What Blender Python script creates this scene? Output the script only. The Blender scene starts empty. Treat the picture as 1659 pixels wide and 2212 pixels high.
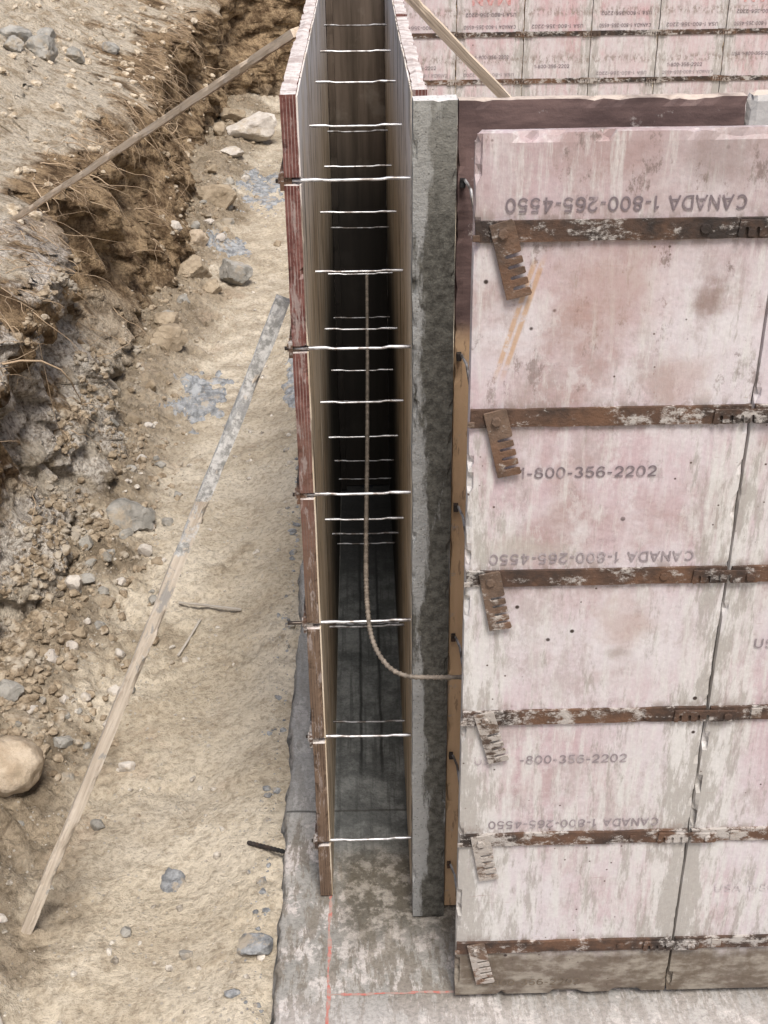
import bpy, bmesh, math, random
from mathutils import Vector, Matrix, noise
from mathutils.bvhtree import BVHTree
random.seed(7)
scene=bpy.context.scene
COL=scene.collection

# ------------------------------------------------------------------ helpers
def mk(name,verts,faces,mat,parent=None,origin=None,smooth=False,bevel=0,**props):
    o=Vector((0,0,0))
    if parent is not None: o=Vector(parent.location)
    elif origin is not None: o=Vector(origin)
    me=bpy.data.meshes.new(name)
    me.from_pydata([tuple(Vector(v)-o) for v in verts],[],faces)
    me.update()
    if smooth:
        me.polygons.foreach_set('use_smooth',[True]*len(me.polygons))
    me.materials.append(mat)
    ob=bpy.data.objects.new(name,me)
    COL.objects.link(ob)
    if parent is not None: ob.parent=parent
    else: ob.location=o
    if bevel:
        m=ob.modifiers.new('bevel','BEVEL'); m.width=bevel; m.segments=2; m.limit_method='ANGLE'
    for k,v in props.items(): ob[k]=v
    return ob
def empty(name,loc,**props):
    e=bpy.data.objects.new(name,None); e.location=loc; e.empty_display_size=.05
    COL.objects.link(e)
    for k,v in props.items(): e[k]=v
    return e
def box(V,F,x0,x1,y0,y1,z0,z1):
    b=len(V)
    V+= [(x0,y0,z0),(x1,y0,z0),(x1,y1,z0),(x0,y1,z0),(x0,y0,z1),(x1,y0,z1),(x1,y1,z1),(x0,y1,z1)]
    F+= [(b,b+3,b+2,b+1),(b+4,b+5,b+6,b+7),(b,b+1,b+5,b+4),(b+1,b+2,b+6,b+5),(b+2,b+3,b+7,b+6),(b+3,b,b+4,b+7)]
def rough_box(V,F,lo,hi,cell=.02,amp=.0008,chip=.006,seed=0,chipf=14.):
    n=[max(1,min(120,int(round((hi[i]-lo[i])/cell)))) for i in range(3)]
    idx={}
    sv=Vector((seed*3.1,seed*1.7,seed*.9))
    c=[(hi[i]+lo[i])/2 for i in range(3)]
    def vert(i,j,k):
        key=(i,j,k)
        if key in idx: return idx[key]
        t=(i,j,k)
        p=Vector([lo[a]+(hi[a]-lo[a])*t[a]/n[a] for a in range(3)])
        ext=[t[a]==0 or t[a]==n[a] for a in range(3)]
        q=p+sv
        d=noise.noise_vector(q*9)*amp
        if sum(ext)>=2:
            s=noise.noise(q*chipf)+.5*noise.noise(q*chipf*2.7)
            s=max(0,s-.12)*chip*2+chip*.12
            for a in range(3):
                if ext[a]: d[a]+= s*(1 if p[a]<c[a] else -1)*min(1,(hi[a]-lo[a])/.06+.25)
        idx[key]=len(V); V.append(tuple(p+d)); return idx[key]
    nx,ny,nz=n
    for j in range(ny):
        for k in range(nz):
            F.append((vert(0,j,k),vert(0,j,k+1),vert(0,j+1,k+1),vert(0,j+1,k)))
            F.append((vert(nx,j,k),vert(nx,j+1,k),vert(nx,j+1,k+1),vert(nx,j,k+1)))
    for i in range(nx):
        for k in range(nz):
            F.append((vert(i,0,k),vert(i+1,0,k),vert(i+1,0,k+1),vert(i,0,k+1)))
            F.append((vert(i,ny,k),vert(i,ny,k+1),vert(i+1,ny,k+1),vert(i+1,ny,k)))
    for i in range(nx):
        for j in range(ny):
            F.append((vert(i,j,0),vert(i,j+1,0),vert(i+1,j+1,0),vert(i+1,j,0)))
            F.append((vert(i,j,nz),vert(i+1,j,nz),vert(i+1,j+1,nz),vert(i,j+1,nz)))
def tube(V,F,pts,rad,seg=8,flat=1.0):
    pts=[Vector(p) for p in pts]; n=len(pts); b=len(V)
    up=Vector((0,0,1))
    for i,p in enumerate(pts):
        t=(pts[min(i+1,n-1)]-pts[max(i-1,0)]).normalized()
        a=t.cross(up)
        if a.length<.05: a=t.cross(Vector((1,0,0)))
        a.normalize(); c=a.cross(t).normalized()
        r=rad[i] if isinstance(rad,(list,tuple)) else rad
        for s in range(seg):
            th=2*math.pi*s/seg
            V.append(tuple(p+a*math.cos(th)*r+c*math.sin(th)*r*flat))
    for i in range(n-1):
        for s in range(seg):
            s2=(s+1)%seg
            F.append((b+i*seg+s,b+i*seg+s2,b+(i+1)*seg+s2,b+(i+1)*seg+s))
    F.append(tuple(b+s for s in range(seg))[::-1]); F.append(tuple(b+(n-1)*seg+s for s in range(seg)))
def sstep(a,b,x):
    t=max(0,min(1,(x-a)/(b-a))); return t*t*(3-2*t)

# ------------------------------------------------------------------ materials
class Mt:
    def __init__(s,name,rough=.85,spec=.25):
        s.m=bpy.data.materials.new(name); s.m.use_nodes=True
        s.nt=s.m.node_tree; s.b=s.nt.nodes['Principled BSDF']
        s.b.inputs['Roughness'].default_value=rough
        s.b.inputs['Specular IOR Level'].default_value=spec
        g=s.nt.nodes.new('ShaderNodeNewGeometry'); s.pos=g.outputs['Position']; s.nrm=g.outputs['Normal']
        sp=s.nt.nodes.new('ShaderNodeSeparateXYZ'); s.nt.links.new(s.pos,sp.inputs[0])
        s.x,s.y,s.z=sp.outputs
    def put(s,sock,v):
        if v is None: return
        if isinstance(v,bpy.types.NodeSocket): s.nt.links.new(v,sock)
        else:
            if isinstance(v,(tuple,list)) and len(v)==3 and sock.type=='RGBA': v=(*v,1)
            sock.default_value=v
    def math(s,op,a,b=None,c=None,clamp=False):
        n=s.nt.nodes.new('ShaderNodeMath'); n.operation=op; n.use_clamp=clamp
        s.put(n.inputs[0],a); s.put(n.inputs[1],b)
        if c is not None: s.put(n.inputs[2],c)
        return n.outputs[0]
    def scale(s,v,off=(0,0,0),rot=(0,0,0),vec=None):
        n=s.nt.nodes.new('ShaderNodeMapping'); s.put(n.inputs[0],vec or s.pos)
        n.inputs['Scale'].default_value=v; n.inputs['Location'].default_value=off; n.inputs['Rotation'].default_value=rot
        return n.outputs[0]
    def noise(s,sc,det=6,ro=.55,vec=None,dist=0):
        n=s.nt.nodes.new('ShaderNodeTexNoise'); s.put(n.inputs['Vector'],vec or s.pos)
        n.inputs['Scale'].default_value=sc; n.inputs['Detail'].default_value=min(det,6); n.inputs['Roughness'].default_value=ro
        n.inputs['Distortion'].default_value=dist
        return n.outputs['Fac']
    def vor(s,sc,vec=None,feature='F1',out='Distance',rnd=1):
        n=s.nt.nodes.new('ShaderNodeTexVoronoi'); n.feature=feature; s.put(n.inputs['Vector'],vec or s.pos)
        n.inputs['Scale'].default_value=sc; n.inputs['Randomness'].default_value=rnd
        return n.outputs[out]
    def rng(s,v,a,b,c=0,d=1,smooth=True):
        n=s.nt.nodes.new('ShaderNodeMapRange'); n.interpolation_type='SMOOTHSTEP' if smooth else 'LINEAR'
        s.put(n.inputs[0],v)
        for i,q in enumerate((a,b,c,d)): n.inputs[i+1].default_value=q
        return n.outputs[0]
    def mix(s,f,a,b,mode='MIX'):
        n=s.nt.nodes.new('ShaderNodeMix'); n.data_type='RGBA'; n.blend_type=mode
        s.put(n.inputs[0],f); s.put(n.inputs[6],a); s.put(n.inputs[7],b); return n.outputs[2]
    def mul(s,a,b): return s.math('MULTIPLY',a,b)
    def add(s,a,b): return s.math('ADD',a,b)
    def up(s):
        sp=s.nt.nodes.new('ShaderNodeSeparateXYZ'); s.nt.links.new(s.nrm,sp.inputs[0]); return sp.outputs[2]
    def blob(s,hx,hz,r,sx=1.,sz=1.,wob=.09):
        dx=s.mul(s.math('SUBTRACT',s.x,hx),sx); dz=s.mul(s.math('SUBTRACT',s.z,hz),sz)
        dd=s.math('SQRT',s.add(s.mul(dx,dx),s.mul(dz,dz)))
        dd=s.add(dd,s.mul(s.math('SUBTRACT',s.noise(20,5,.65,vec=s.scale((1,1,1),(hx*9,0,hz*7))),.5),wob))
        return s.rng(dd,r,r*.2)
    def done(s,col,bump=None,bs=.5,bd=.005,rough=None,metal=None):
        s.put(s.b.inputs['Base Color'],col)
        if rough is not None: s.put(s.b.inputs['Roughness'],rough)
        if metal is not None: s.put(s.b.inputs['Metallic'],metal)
        if bump is not None:
            n=s.nt.nodes.new('ShaderNodeBump'); n.inputs['Strength'].default_value=bs; n.inputs['Distance'].default_value=bd
            s.put(n.inputs['Height'],bump); s.nt.links.new(n.outputs[0],s.b.inputs['Normal'])
        return s.m

def pink_mat(name,seam0,scratch=False,white=1.0,base=(.50,.375,.395),light=(.585,.52,.545)):
    s=Mt(name,.62,.3)
    c=s.mix(s.rng(s.noise(3.1,5,.62),.33,.60),base,light)
    haze=s.noise(5,6,.70,vec=s.scale((1,1,.7),(2,2,6)))
    c=s.mix(s.mul(s.rng(haze,.42,.62),.5),c,(.63,.61,.615))
    st=s.noise(1,6,.70,vec=s.scale((34,34,3.2)))
    c=s.mix(s.mul(s.rng(st,.47,.64),.38),c,(.65,.625,.63))
    br=s.noise(3.6,6,.68)
    c=s.mix(s.mul(s.rng(br,.48,.68),s.rng(s.z,.4,1.5,.42,.74)),c,(.34,.225,.20))
    b2=s.noise(11,6,.74,vec=s.scale((1,1,.6),(4,1,8)))
    c=s.mix(s.mul(s.rng(b2,.52,.63),.50),c,(.36,.30,.28))
    b3=s.noise(24,6,.75,vec=s.scale((1,1,.5),(1,7,2)))
    c=s.mix(s.mul(s.rng(b3,.52,.62),.40),c,(.66,.645,.64))
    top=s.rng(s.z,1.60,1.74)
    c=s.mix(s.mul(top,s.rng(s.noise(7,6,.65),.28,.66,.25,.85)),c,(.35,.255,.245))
    b4=s.noise(1,6,.78,vec=s.scale((18,18,10),(6,2,3)))
    c=s.mix(s.mul(s.rng(b4,.57,.65),s.rng(s.z,1.2,1.6,.28,.8)),c,(.19,.145,.13))
    t=s.math('SUBTRACT',s.x,seam0-4.57*1.0)
    t=s.math('DIVIDE',t,.457); t=s.math('FRACT',t); t=s.math('SUBTRACT',t,.5); t=s.math('ABSOLUTE',t)
    edge=s.rng(t,.26,.5)
    low=s.rng(s.z,1.40,.2)
    w=s.noise(1,6,.74,vec=s.scale((54,54,6.5)))
    thr=s.add(w,s.add(s.mul(edge,s.rng(s.z,1.45,1.2,.05,.21)),s.mul(low,.12)))
    c=s.mix(s.mul(s.rng(thr,.50,.76),.85*white),c,(.63,.62,.595))
    g=s.noise(1,6,.76,vec=s.scale((44,44,9),(5,3,1)))
    gt=s.add(g,s.add(s.mul(edge,s.rng(s.z,1.45,1.2,.02,.13)),s.mul(low,.085)))
    c=s.mix(s.mul(s.rng(gt,.58,.70),.62),c,(.30,.275,.24))
    zf=s.math('FRACT',s.math('DIVIDE',s.math('SUBTRACT',s.z,.17-.305),.3049))
    near=s.rng(s.math('ABSOLUTE',s.math('SUBTRACT',zf,.5)),.36,.47)
    c=s.mix(s.mul(near,s.rng(s.noise(1,6,.72,vec=s.scale((40,40,22),(2,2,2))),.47,.58,0,.72)),c,(.25,.20,.17))
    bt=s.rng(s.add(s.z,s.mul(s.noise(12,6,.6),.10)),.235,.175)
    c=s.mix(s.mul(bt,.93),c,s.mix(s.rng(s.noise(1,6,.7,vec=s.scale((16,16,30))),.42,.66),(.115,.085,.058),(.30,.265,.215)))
    hv=s.vor(15,vec=s.scale((1,.01,1))); hn=s.rng(s.noise(3,2,.5),.49,.55)
    c=s.mix(s.mul(s.rng(hv,.080,.045),hn),c,(.05,.035,.03))
    hv2=s.vor(38,vec=s.scale((1,.01,1),(3,0,5)))
    c=s.mix(s.mul(s.rng(hv2,.095,.05),s.rng(s.noise(4,3,.5,vec=s.scale((1,1,1),(8,8,8))),.52,.58)),c,(.10,.07,.06))
    sc=s.noise(1,4,.6,vec=s.scale((10,10,150),rot=(0,.35,0)),dist=1.2)
    c=s.mix(s.mul(s.rng(sc,.68,.74),.5),c,(.33,.22,.19))
    fine=s.noise(160,3,.6)
    c=s.mix(.4,c,s.mix(fine,(.4,.4,.4),(1.05,1.05,1.05)),'MULTIPLY')
    if scratch:
        d=s.math('ABSOLUTE',s.math('SUBTRACT',s.math('SUBTRACT',s.x,.205),s.mul(s.math('SUBTRACT',s.z,1.442),.285)))
        two=s.math('ABSOLUTE',s.math('SUBTRACT',d,.006))
        f=s.mul(s.rng(two,.006,.002),s.mul(s.rng(s.z,1.44,1.50),s.rng(s.z,1.66,1.63)))
        f=s.mul(f,s.rng(s.noise(60,4,.6),.32,.48))
        c=s.mix(s.mul(f,.75),c,(.44,.28,.16))
        c=s.mix(s.mul(s.blob(.53,1.575,.045),.75),c,(.19,.125,.10))
        c=s.mix(s.mul(s.blob(.37,1.60,.13,1,1,.13),.55),c,(.31,.19,.155))
        c=s.mix(s.mul(s.blob(.50,1.45,.07,1,1,.13),.4),c,(.33,.21,.17))
        c=s.mix(s.mul(s.blob(.53,1.80,.10,1,1.6,.13),.5),c,(.20,.15,.135))
        c=s.mix(s.mul(s.blob(.25,1.14,.075,.6,2.2,.11),.5),c,(.38,.365,.32))
        c=s.mix(s.mul(s.blob(.45,.98,.07,1,1,.12),.4),c,(.33,.22,.17))
        c=s.mix(s.mul(s.blob(.44,.92,.035,1,1.6,.06),.6),c,(.26,.21,.18))
    bh=s.add(s.mul(w,.6),s.mul(s.noise(90,5,.6),.5))
    return s.done(c,bh,.6,.003)
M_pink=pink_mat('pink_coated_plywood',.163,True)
M_pinkfar=pink_mat('pink_coated_plywood_faded',.66,False,.8,(.55,.35,.36),(.57,.46,.47))

def ply_mat():
    s=Mt('oiled_plywood_face',.75,.2)
    a=s.noise(1,6,.65,vec=s.scale((14,14,1.3)))
    c=s.mix(s.rng(a,.3,.66),(.34,.26,.175),(.62,.52,.39))
    c=s.mix(s.mul(s.rng(s.noise(5,6,.6),.45,.65),.7),c,(.64,.57,.47))
    top=s.rng(s.z,1.35,1.8)
    c=s.mix(s.mul(top,s.rng(s.noise(7,6,.6),.25,.55)),c,(.66,.61,.57))
    d=s.noise(1,6,.72,vec=s.scale((40,18,3),(3,3,3)))
    c=s.mix(s.mul(s.rng(d,.54,.62),.78),c,(.11,.09,.07))
    d2=s.noise(1,6,.72,vec=s.scale((40,7,5),(9,3,3)))
    c=s.mix(s.mul(s.rng(d2,.55,.66),.6),c,(.20,.165,.13))
    deep_shade=s.mul(s.rng(s.y,2.5,3.5),s.rng(s.z,1.4,.8))
    c=s.mix(s.mul(deep_shade,.93),c,(.035,.030,.025))  # cavity shade painted in: far, low faces go nearly black
    return s.done(c,s.noise(1,6,.6,vec=s.scale((90,90,8))),.5,.002)
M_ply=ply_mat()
def endply():
    s=Mt('dark_plywood_with_shade',.7,.2)
    a=s.noise(1,6,.65,vec=s.scale((30,30,1.6)))
    c=s.mix(s.rng(a,.3,.7),(.05,.038,.028),(.13,.10,.078))
    c=s.mix(s.mul(s.rng(s.noise(9,6,.6),.55,.7),.5),c,(.20,.17,.14))
    c=s.mix(s.mul(s.rng(s.z,1.5,1.0),.9),c,(.012,.011,.010))  # shade painted into the board colour, near black towards the bottom
    return s.done(c,a,.4,.002)
M_endply=endply()
def rededge():
    s=Mt('red_painted_plywood_edge',.85,.1)
    w=s.math('FRACT',s.math('DIVIDE',s.add(s.add(s.x,1.133),s.mul(s.noise(6,4,.6),.004)),.0056))
    line=s.mul(s.rng(w,.68,.84),s.rng(s.noise(1,5,.7,vec=s.scale((50,50,14))),.40,.54))
    red=s.mix(s.rng(s.noise(24,6,.7),.35,.62),(.11,.042,.036),(.20,.095,.08))
    br=s.mix(s.noise(1,6,.6,vec=s.scale((60,60,6))),(.07,.048,.036),(.24,.165,.115))
    hz=s.rng(s.add(s.z,s.mul(s.math('SUBTRACT',s.noise(5,6,.7),.5),.9)),.75,1.45)
    c=s.mix(hz,br,red)
    c=s.mix(s.mul(line,.65),c,s.mix(hz,(.04,.03,.025),(.36,.28,.25)))
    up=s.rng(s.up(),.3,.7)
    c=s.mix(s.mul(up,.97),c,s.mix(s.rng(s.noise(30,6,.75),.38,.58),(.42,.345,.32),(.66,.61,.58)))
    c=s.mix(s.mul(s.rng(s.noise(1,6,.72,vec=s.scale((60,60,12))),.55,.63),.6),c,(.36,.31,.285))
    return s.done(c,s.add(w,s.noise(80,5,.6)),.9,.002)
M_edge=rededge()
def maroon():
    s=Mt('maroon_stained_board',.7,.3)
    c=s.mix(s.rng(s.noise(1,6,.65,vec=s.scale((7,7,30))),.3,.7),(.075,.048,.045),(.175,.115,.105))
    lo=s.rng(s.z,1.46,1.40)
    tan=s.mix(s.noise(1,6,.6,vec=s.scale((40,40,5))),(.48,.31,.18),(.72,.51,.32))
    tan=s.mix(s.mul(s.rng(s.noise(1,6,.7,vec=s.scale((60,60,12))),.55,.63),.6),tan,(.18,.11,.07))
    c=s.mix(lo,c,tan)
    gr=s.rng(s.x,.628,.632)
    c=s.mix(gr,c,s.mix(s.noise(12,6,.7),(.30,.29,.28),(.58,.56,.54)))
    c=s.mix(s.mul(s.rng(s.noise(22,6,.75),.60,.68),.6),c,(.40,.36,.34))
    tz=s.rng(s.up(),.4,.8)
    c=s.mix(s.mul(tz,s.rng(s.noise(1,6,.7,vec=s.scale((14,14,60))),.35,.55,.4,1)),c,(.50,.42,.36))
    return s.done(c,s.noise(60,6,.7),.5,.003)
M_maroon=maroon()
def rust(name='rusty_cement_splashed_steel',wh=.55,dark=(.030,.023,.020),lt=(.105,.060,.040),crust=(.46,.43,.40),lowk=.0):
    s=Mt(name,.7,.35)
    c=s.mix(s.rng(s.noise(9,6,.65),.38,.68),dark,lt)
    c=s.mix(s.mul(s.rng(s.noise(4,5,.65),.48,.60),.6),c,(.17,.09,.052))
    wn=s.add(s.noise(1,6,.78,vec=s.scale((26,26,44))),s.mul(s.math('SUBTRACT',s.noise(3.3,3,.5),.5),.35))
    if lowk: wn=s.add(wn,s.rng(s.z,1.7,.4,-lowk*.3,lowk))
    c=s.mix(s.mul(s.rng(wn,wh-.03,wh+.09),.85),c,crust)
    return s.done(c,s.add(s.noise(110,6,.65),wn),.8,.003,metal=.1)
M_rust=rust(lowk=.030)
M_clip=rust('rust_brown_latch_steel',.54,(.07,.048,.036),(.17,.115,.082),(.42,.385,.35),.080)
M_dark=rust('black_oxidised_steel',.70,(.012,.012,.013),(.05,.04,.035))
def wire():
    s=Mt('bright_tie_wire',.40,.4)
    c=s.mix(s.rng(s.noise(40,5,.6),.42,.66),(.56,.56,.57),(.20,.175,.16))
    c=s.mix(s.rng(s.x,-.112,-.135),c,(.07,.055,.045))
    return s.done(c,s.noise(200,3,.5),.3,.001,metal=.7)
M_wire=wire()
def wirefar():
    s=Mt('dull_tie_wire',.5,.4)
    c=s.mix(s.rng(s.noise(40,5,.6),.4,.6),(.34,.34,.35),(.10,.085,.075))
    return s.done(c,None,metal=.5)
M_wire2=wirefar()
def post():
    s=Mt('concrete_coated_post',.85,.2)
    c=s.mix(s.rng(s.noise(60,6,.75),.35,.65),(.050,.047,.040),(.125,.12,.103))
    wm=s.noise(1,6,.72,vec=s.scale((20,20,5)))
    big=s.noise(1,3,.5,vec=s.scale((9,9,2.2),(3,3,3)))
    lft=s.rng(s.x,.128,.088)
    wm=s.add(wm,s.add(s.mul(s.math('SUBTRACT',lft,.5),.34),s.mul(s.math('SUBTRACT',big,.5),.55)))
    c=s.mix(s.mul(s.rng(wm,.46,.58),.88),c,s.mix(s.noise(40,6,.7),(.23,.23,.225),(.40,.40,.385)))
    d=s.rng(s.z,1.6,1.8)
    c=s.mix(s.mul(d,.55),c,s.mix(s.noise(30,6,.75),(.20,.195,.165),(.36,.35,.315)))
    c=s.mix(s.rng(s.up(),.4,.8),c,(.60,.58,.56))
    pit=s.vor(120); c=s.mix(s.mul(s.rng(pit,.25,.1),.6),c,(.05,.045,.04))
    return s.done(c,s.add(s.noise(70,6,.7),wm),.9,.005)
M_post=post()
def concrete():
    s=Mt('footing_concrete',.85,.2)
    c=s.mix(s.rng(s.noise(4,6,.65),.3,.7),(.235,.228,.21),(.36,.345,.32))
    p=s.noise(11,6,.78)
    c=s.mix(s.rng(p,.50,.58),c,s.mix(s.noise(6,4,.5),(.47,.45,.425),(.50,.445,.42)))
    st=s.noise(1,6,.76,vec=s.scale((34,9,1),rot=(0,0,.9)))
    big=s.noise(5,3,.55,vec=s.scale((1,1,1),(2,2,9)))
    st2=s.add(st,s.mul(s.math('SUBTRACT',big,.45),.30))
    c=s.mix(s.mul(s.rng(st2,.48,.56),.82),c,s.mix(s.noise(20,5,.7),(.12,.10,.078),(.24,.215,.18)))
    near=s.rng(s.y,1.84,1.72)
    c=s.mix(s.mul(near,.4),c,(.56,.53,.52))
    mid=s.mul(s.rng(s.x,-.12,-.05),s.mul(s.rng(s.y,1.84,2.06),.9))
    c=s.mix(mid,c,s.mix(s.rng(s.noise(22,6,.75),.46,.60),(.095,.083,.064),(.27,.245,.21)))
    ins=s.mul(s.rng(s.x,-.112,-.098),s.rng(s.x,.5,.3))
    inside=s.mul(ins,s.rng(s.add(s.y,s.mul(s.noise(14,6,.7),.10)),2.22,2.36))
    wet_shade=s.mix(s.rng(s.noise(10,6,.7),.4,.65),(.085,.088,.086),(.19,.195,.19))
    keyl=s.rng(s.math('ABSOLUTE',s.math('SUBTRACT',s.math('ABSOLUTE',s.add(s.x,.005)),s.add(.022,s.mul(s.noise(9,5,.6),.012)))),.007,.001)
    wet_shade=s.mix(s.mul(s.mul(keyl,s.rng(s.y,2.42,2.6)),.85),wet_shade,(.025,.025,.025))
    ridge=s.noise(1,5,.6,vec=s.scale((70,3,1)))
    wet_shade=s.mix(s.mul(s.rng(ridge,.5,.62),.55),wet_shade,(.06,.062,.06))
    wet_shade=s.mix(s.rng(s.y,3.0,3.9),wet_shade,(.018,.018,.018))  # cavity shade painted over the damp tone towards the far end
    c=s.mix(inside,c,wet_shade)
    out=s.mul(s.rng(s.x,-.10,-.13),s.rng(s.y,2.33,2.38))
    c=s.mix(s.mul(out,.6),c,(.31,.31,.30))
    seam=s.rng(s.math('ABSOLUTE',s.math('SUBTRACT',s.y,s.add(2.36,s.mul(s.noise(9,3,.5),.02)))),.006,.001)
    c=s.mix(s.mul(seam,.75),c,(.04,.038,.035))
    side=s.rng(s.z,-.008,-.03)
    c=s.mix(side,c,s.mix(s.rng(s.noise(25,6,.7),.4,.6),(.12,.12,.115),(.33,.325,.315)))
    fine=s.noise(120,5,.7)
    c=s.mix(.5,c,s.mix(s.rng(fine,.3,.6),(.45,.45,.45),(1.05,1.05,1.05)),'MULTIPLY')
    return s.done(c,s.add(s.mul(p,.8),s.mul(s.noise(60,6,.7),.8)),.9,.006)
M_conc=concrete()
def chalk():
    s=Mt('red_chalk',.9,.1)
    return s.done(s.mix(s.rng(s.noise(60,6,.78),.40,.58),(.42,.14,.115),(.32,.25,.22)))
M_chalk=chalk()
def spill():
    s=Mt('blue_grey_concrete_spill',.85,.2)
    c=s.mix(s.rng(s.noise(22,6,.7),.35,.65),(.14,.145,.15),(.36,.37,.375))
    c=s.mix(s.mul(s.rng(s.noise(13,6,.7),.52,.60),.8),c,(.37,.315,.24))
    return s.done(c,s.noise(45,6,.75),.9,.010)
M_spill=spill()
def lath(name,a,b,cem=True):
    s=Mt(name,.85,.15)
    tc=s.nt.nodes.new('ShaderNodeTexCoord').outputs['Object']
    g=s.noise(1,6,.7,vec=s.scale((120,120,5),vec=tc))
    c=s.mix(s.rng(g,.3,.7),a,b)
    c=s.mix(s.mul(s.rng(s.noise(9,6,.6,vec=tc),.5,.68),.4),c,(.64,.58,.52))
    c=s.mix(s.mul(s.rng(s.noise(1,6,.7,vec=s.scale((60,60,9),(3,3,3),vec=tc)),.54,.66),.5),c,(.25,.195,.15))
    if cem:
        m=s.rng(s.add(s.noise(14,6,.75,vec=tc),s.mul(s.rng(s.z,.75,1.2),.24)),.60,.66)
        c=s.mix(s.mul(m,.9),c,s.mix(s.rng(s.noise(60,6,.75),.4,.6),(.22,.225,.22),(.58,.575,.56)))
        m2=s.rng(s.noise(18,6,.7,vec=s.scale((1,1,.4),(3,1,7),vec=tc)),.56,.61)
        c=s.mix(s.mul(m2,.75),c,(.27,.27,.265))
    return s.done(c,g,.8,.003)
M_lath=lath('weathered_lath_wood',(.40,.335,.265),(.60,.53,.44))
M_lath2=lath('pale_lath_wood',(.52,.42,.315),(.74,.62,.49),False)
M_twig=lath('grey_dry_wood',(.30,.27,.23),(.52,.48,.42),False)
def rebar():
    s=Mt('rusty_ribbed_rebar',.7,.3)
    c=s.mix(s.rng(s.noise(50,6,.65),.3,.7),(.12,.10,.08),(.30,.255,.21))
    return s.done(c,s.noise(150,4,.6),.5,.001,metal=.2)
M_rebar=rebar()
def earth(name,bank=False):
    s=Mt(name,.95,.1)
    n1=s.noise(2.2,6,.62); n2=s.noise(9,6,.72); n3=s.noise(60,6,.72)
    if not bank:
        c=s.mix(s.rng(n1,.34,.66),(.50,.43,.325),(.63,.56,.45))
        c=s.mix(s.mul(s.rng(s.noise(6,6,.7,vec=s.scale((1,1,1),(5,5,5))),.50,.60),.45),c,(.38,.315,.23))
        c=s.mix(s.mul(s.rng(n2,.55,.65),.5),c,(.31,.25,.175))
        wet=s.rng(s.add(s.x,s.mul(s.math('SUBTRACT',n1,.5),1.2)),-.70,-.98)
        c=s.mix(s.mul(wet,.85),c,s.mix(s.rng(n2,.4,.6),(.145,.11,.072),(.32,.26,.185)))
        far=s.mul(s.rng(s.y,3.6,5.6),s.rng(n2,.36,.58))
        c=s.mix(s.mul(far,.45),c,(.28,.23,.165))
        c=s.mix(s.mul(s.rng(s.noise(4,6,.6,vec=s.scale((1,1,1),(7,7,7))),.60,.70),.25),c,(.48,.36,.265))
        c=s.mix(.5,c,s.mix(s.rng(n3,.36,.56),(.42,.39,.36),(1.10,1.10,1.10)),'MULTIPLY')
        pd=s.vor(60)
        c=s.mix(s.mul(s.rng(pd,.26,.18),s.rng(s.noise(14,4,.6),.50,.58)),c,s.mix(s.noise(40,2,.5),(.22,.19,.155),(.58,.54,.47)))
        h=s.add(s.mul(n2,1.0),s.add(s.mul(n3,1.0),s.mul(s.noise(190,3,.6),.3)))
        return s.done(c,h,1.0,.013)
    brown=s.mix(s.rng(n2,.36,.62),(.105,.066,.037),(.40,.285,.17))
    tan=s.mix(s.rng(n2,.36,.58),(.40,.32,.225),(.64,.56,.445))
    grey=s.mix(s.rng(n2,.36,.58),(.30,.245,.175),(.66,.585,.475))
    zz=s.add(s.z,s.mul(s.math('SUBTRACT',n1,.5),.9))
    c=s.mix(s.rng(zz,.20,.34),grey,brown)
    c=s.mix(s.rng(zz,.80,.92),c,tan)
    farb=s.rng(s.y,4.8,6.2)
    c=s.mix(s.mul(farb,s.rng(s.z,.85,.6)),c,s.mix(s.rng(n2,.36,.62),(.11,.07,.04),(.42,.305,.185)))
    pale=s.mul(s.rng(s.y,5.4,4.4),s.rng(s.noise(3.5,6,.6,vec=s.scale((1,1,1),(4,9,2))),.46,.54))
    c=s.mix(s.mul(pale,.75),c,s.mix(s.rng(n3,.35,.6),(.46,.40,.335),(.80,.75,.68)))
    fo=s.rng(s.z,.08,-.04)
    c=s.mix(s.mul(fo,.85),c,s.mix(s.rng(n2,.4,.6),(.14,.105,.068),(.32,.255,.18)))
    c=s.mix(.6,c,s.mix(s.rng(n3,.34,.56),(.40,.37,.34),(1.15,1.15,1.15)),'MULTIPLY')
    h=s.add(s.mul(n2,2.0),s.add(s.mul(n3,.8),s.mul(s.noise(190,4,.7),.2)))
    return s.done(c,h,1.0,.034)
M_ground=earth('sandy_clay_ground'); M_bank=earth('cut_earth_bank',True)
def stone(name,a,b):
    s=Mt(name,.9,.12)
    c=s.mix(s.rng(s.noise(14,6,.65),.3,.7),a,b)
    c=s.mix(s.mul(s.rng(s.noise(8,6,.7,vec=s.scale((1,1,1),(2,5,1))),.50,.64),.7),c,(.42,.345,.25))
    c=s.mix(.5,c,s.mix(s.noise(140,4,.7),(.4,.4,.4),(1,1,1)),'MULTIPLY')
    return s.done(c,s.noise(50,6,.7),.9,.010)
M_sg=stone('grey_stone',(.24,.23,.205),(.44,.42,.38)); M_st=stone('tan_stone',(.44,.345,.245),(.64,.54,.42))
M_sw=stone('pale_stone',(.50,.45,.40),(.70,.65,.58)); M_sb=stone('brown_stone',(.28,.22,.15),(.46,.38,.28))
def clod(name='soil_clods',a=(.165,.125,.083),b=(.38,.31,.225)):
    s=Mt(name,.95,.1)
    n=s.noise(7,4,.6)
    c=s.mix(s.rng(s.noise(28,4,.7),.35,.65),a,b)
    c=s.mix(s.mul(s.rng(n,.52,.62),.5),c,(.44,.41,.355))
    return s.done(c,s.noise(100,5,.7),.8,.004)
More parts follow.
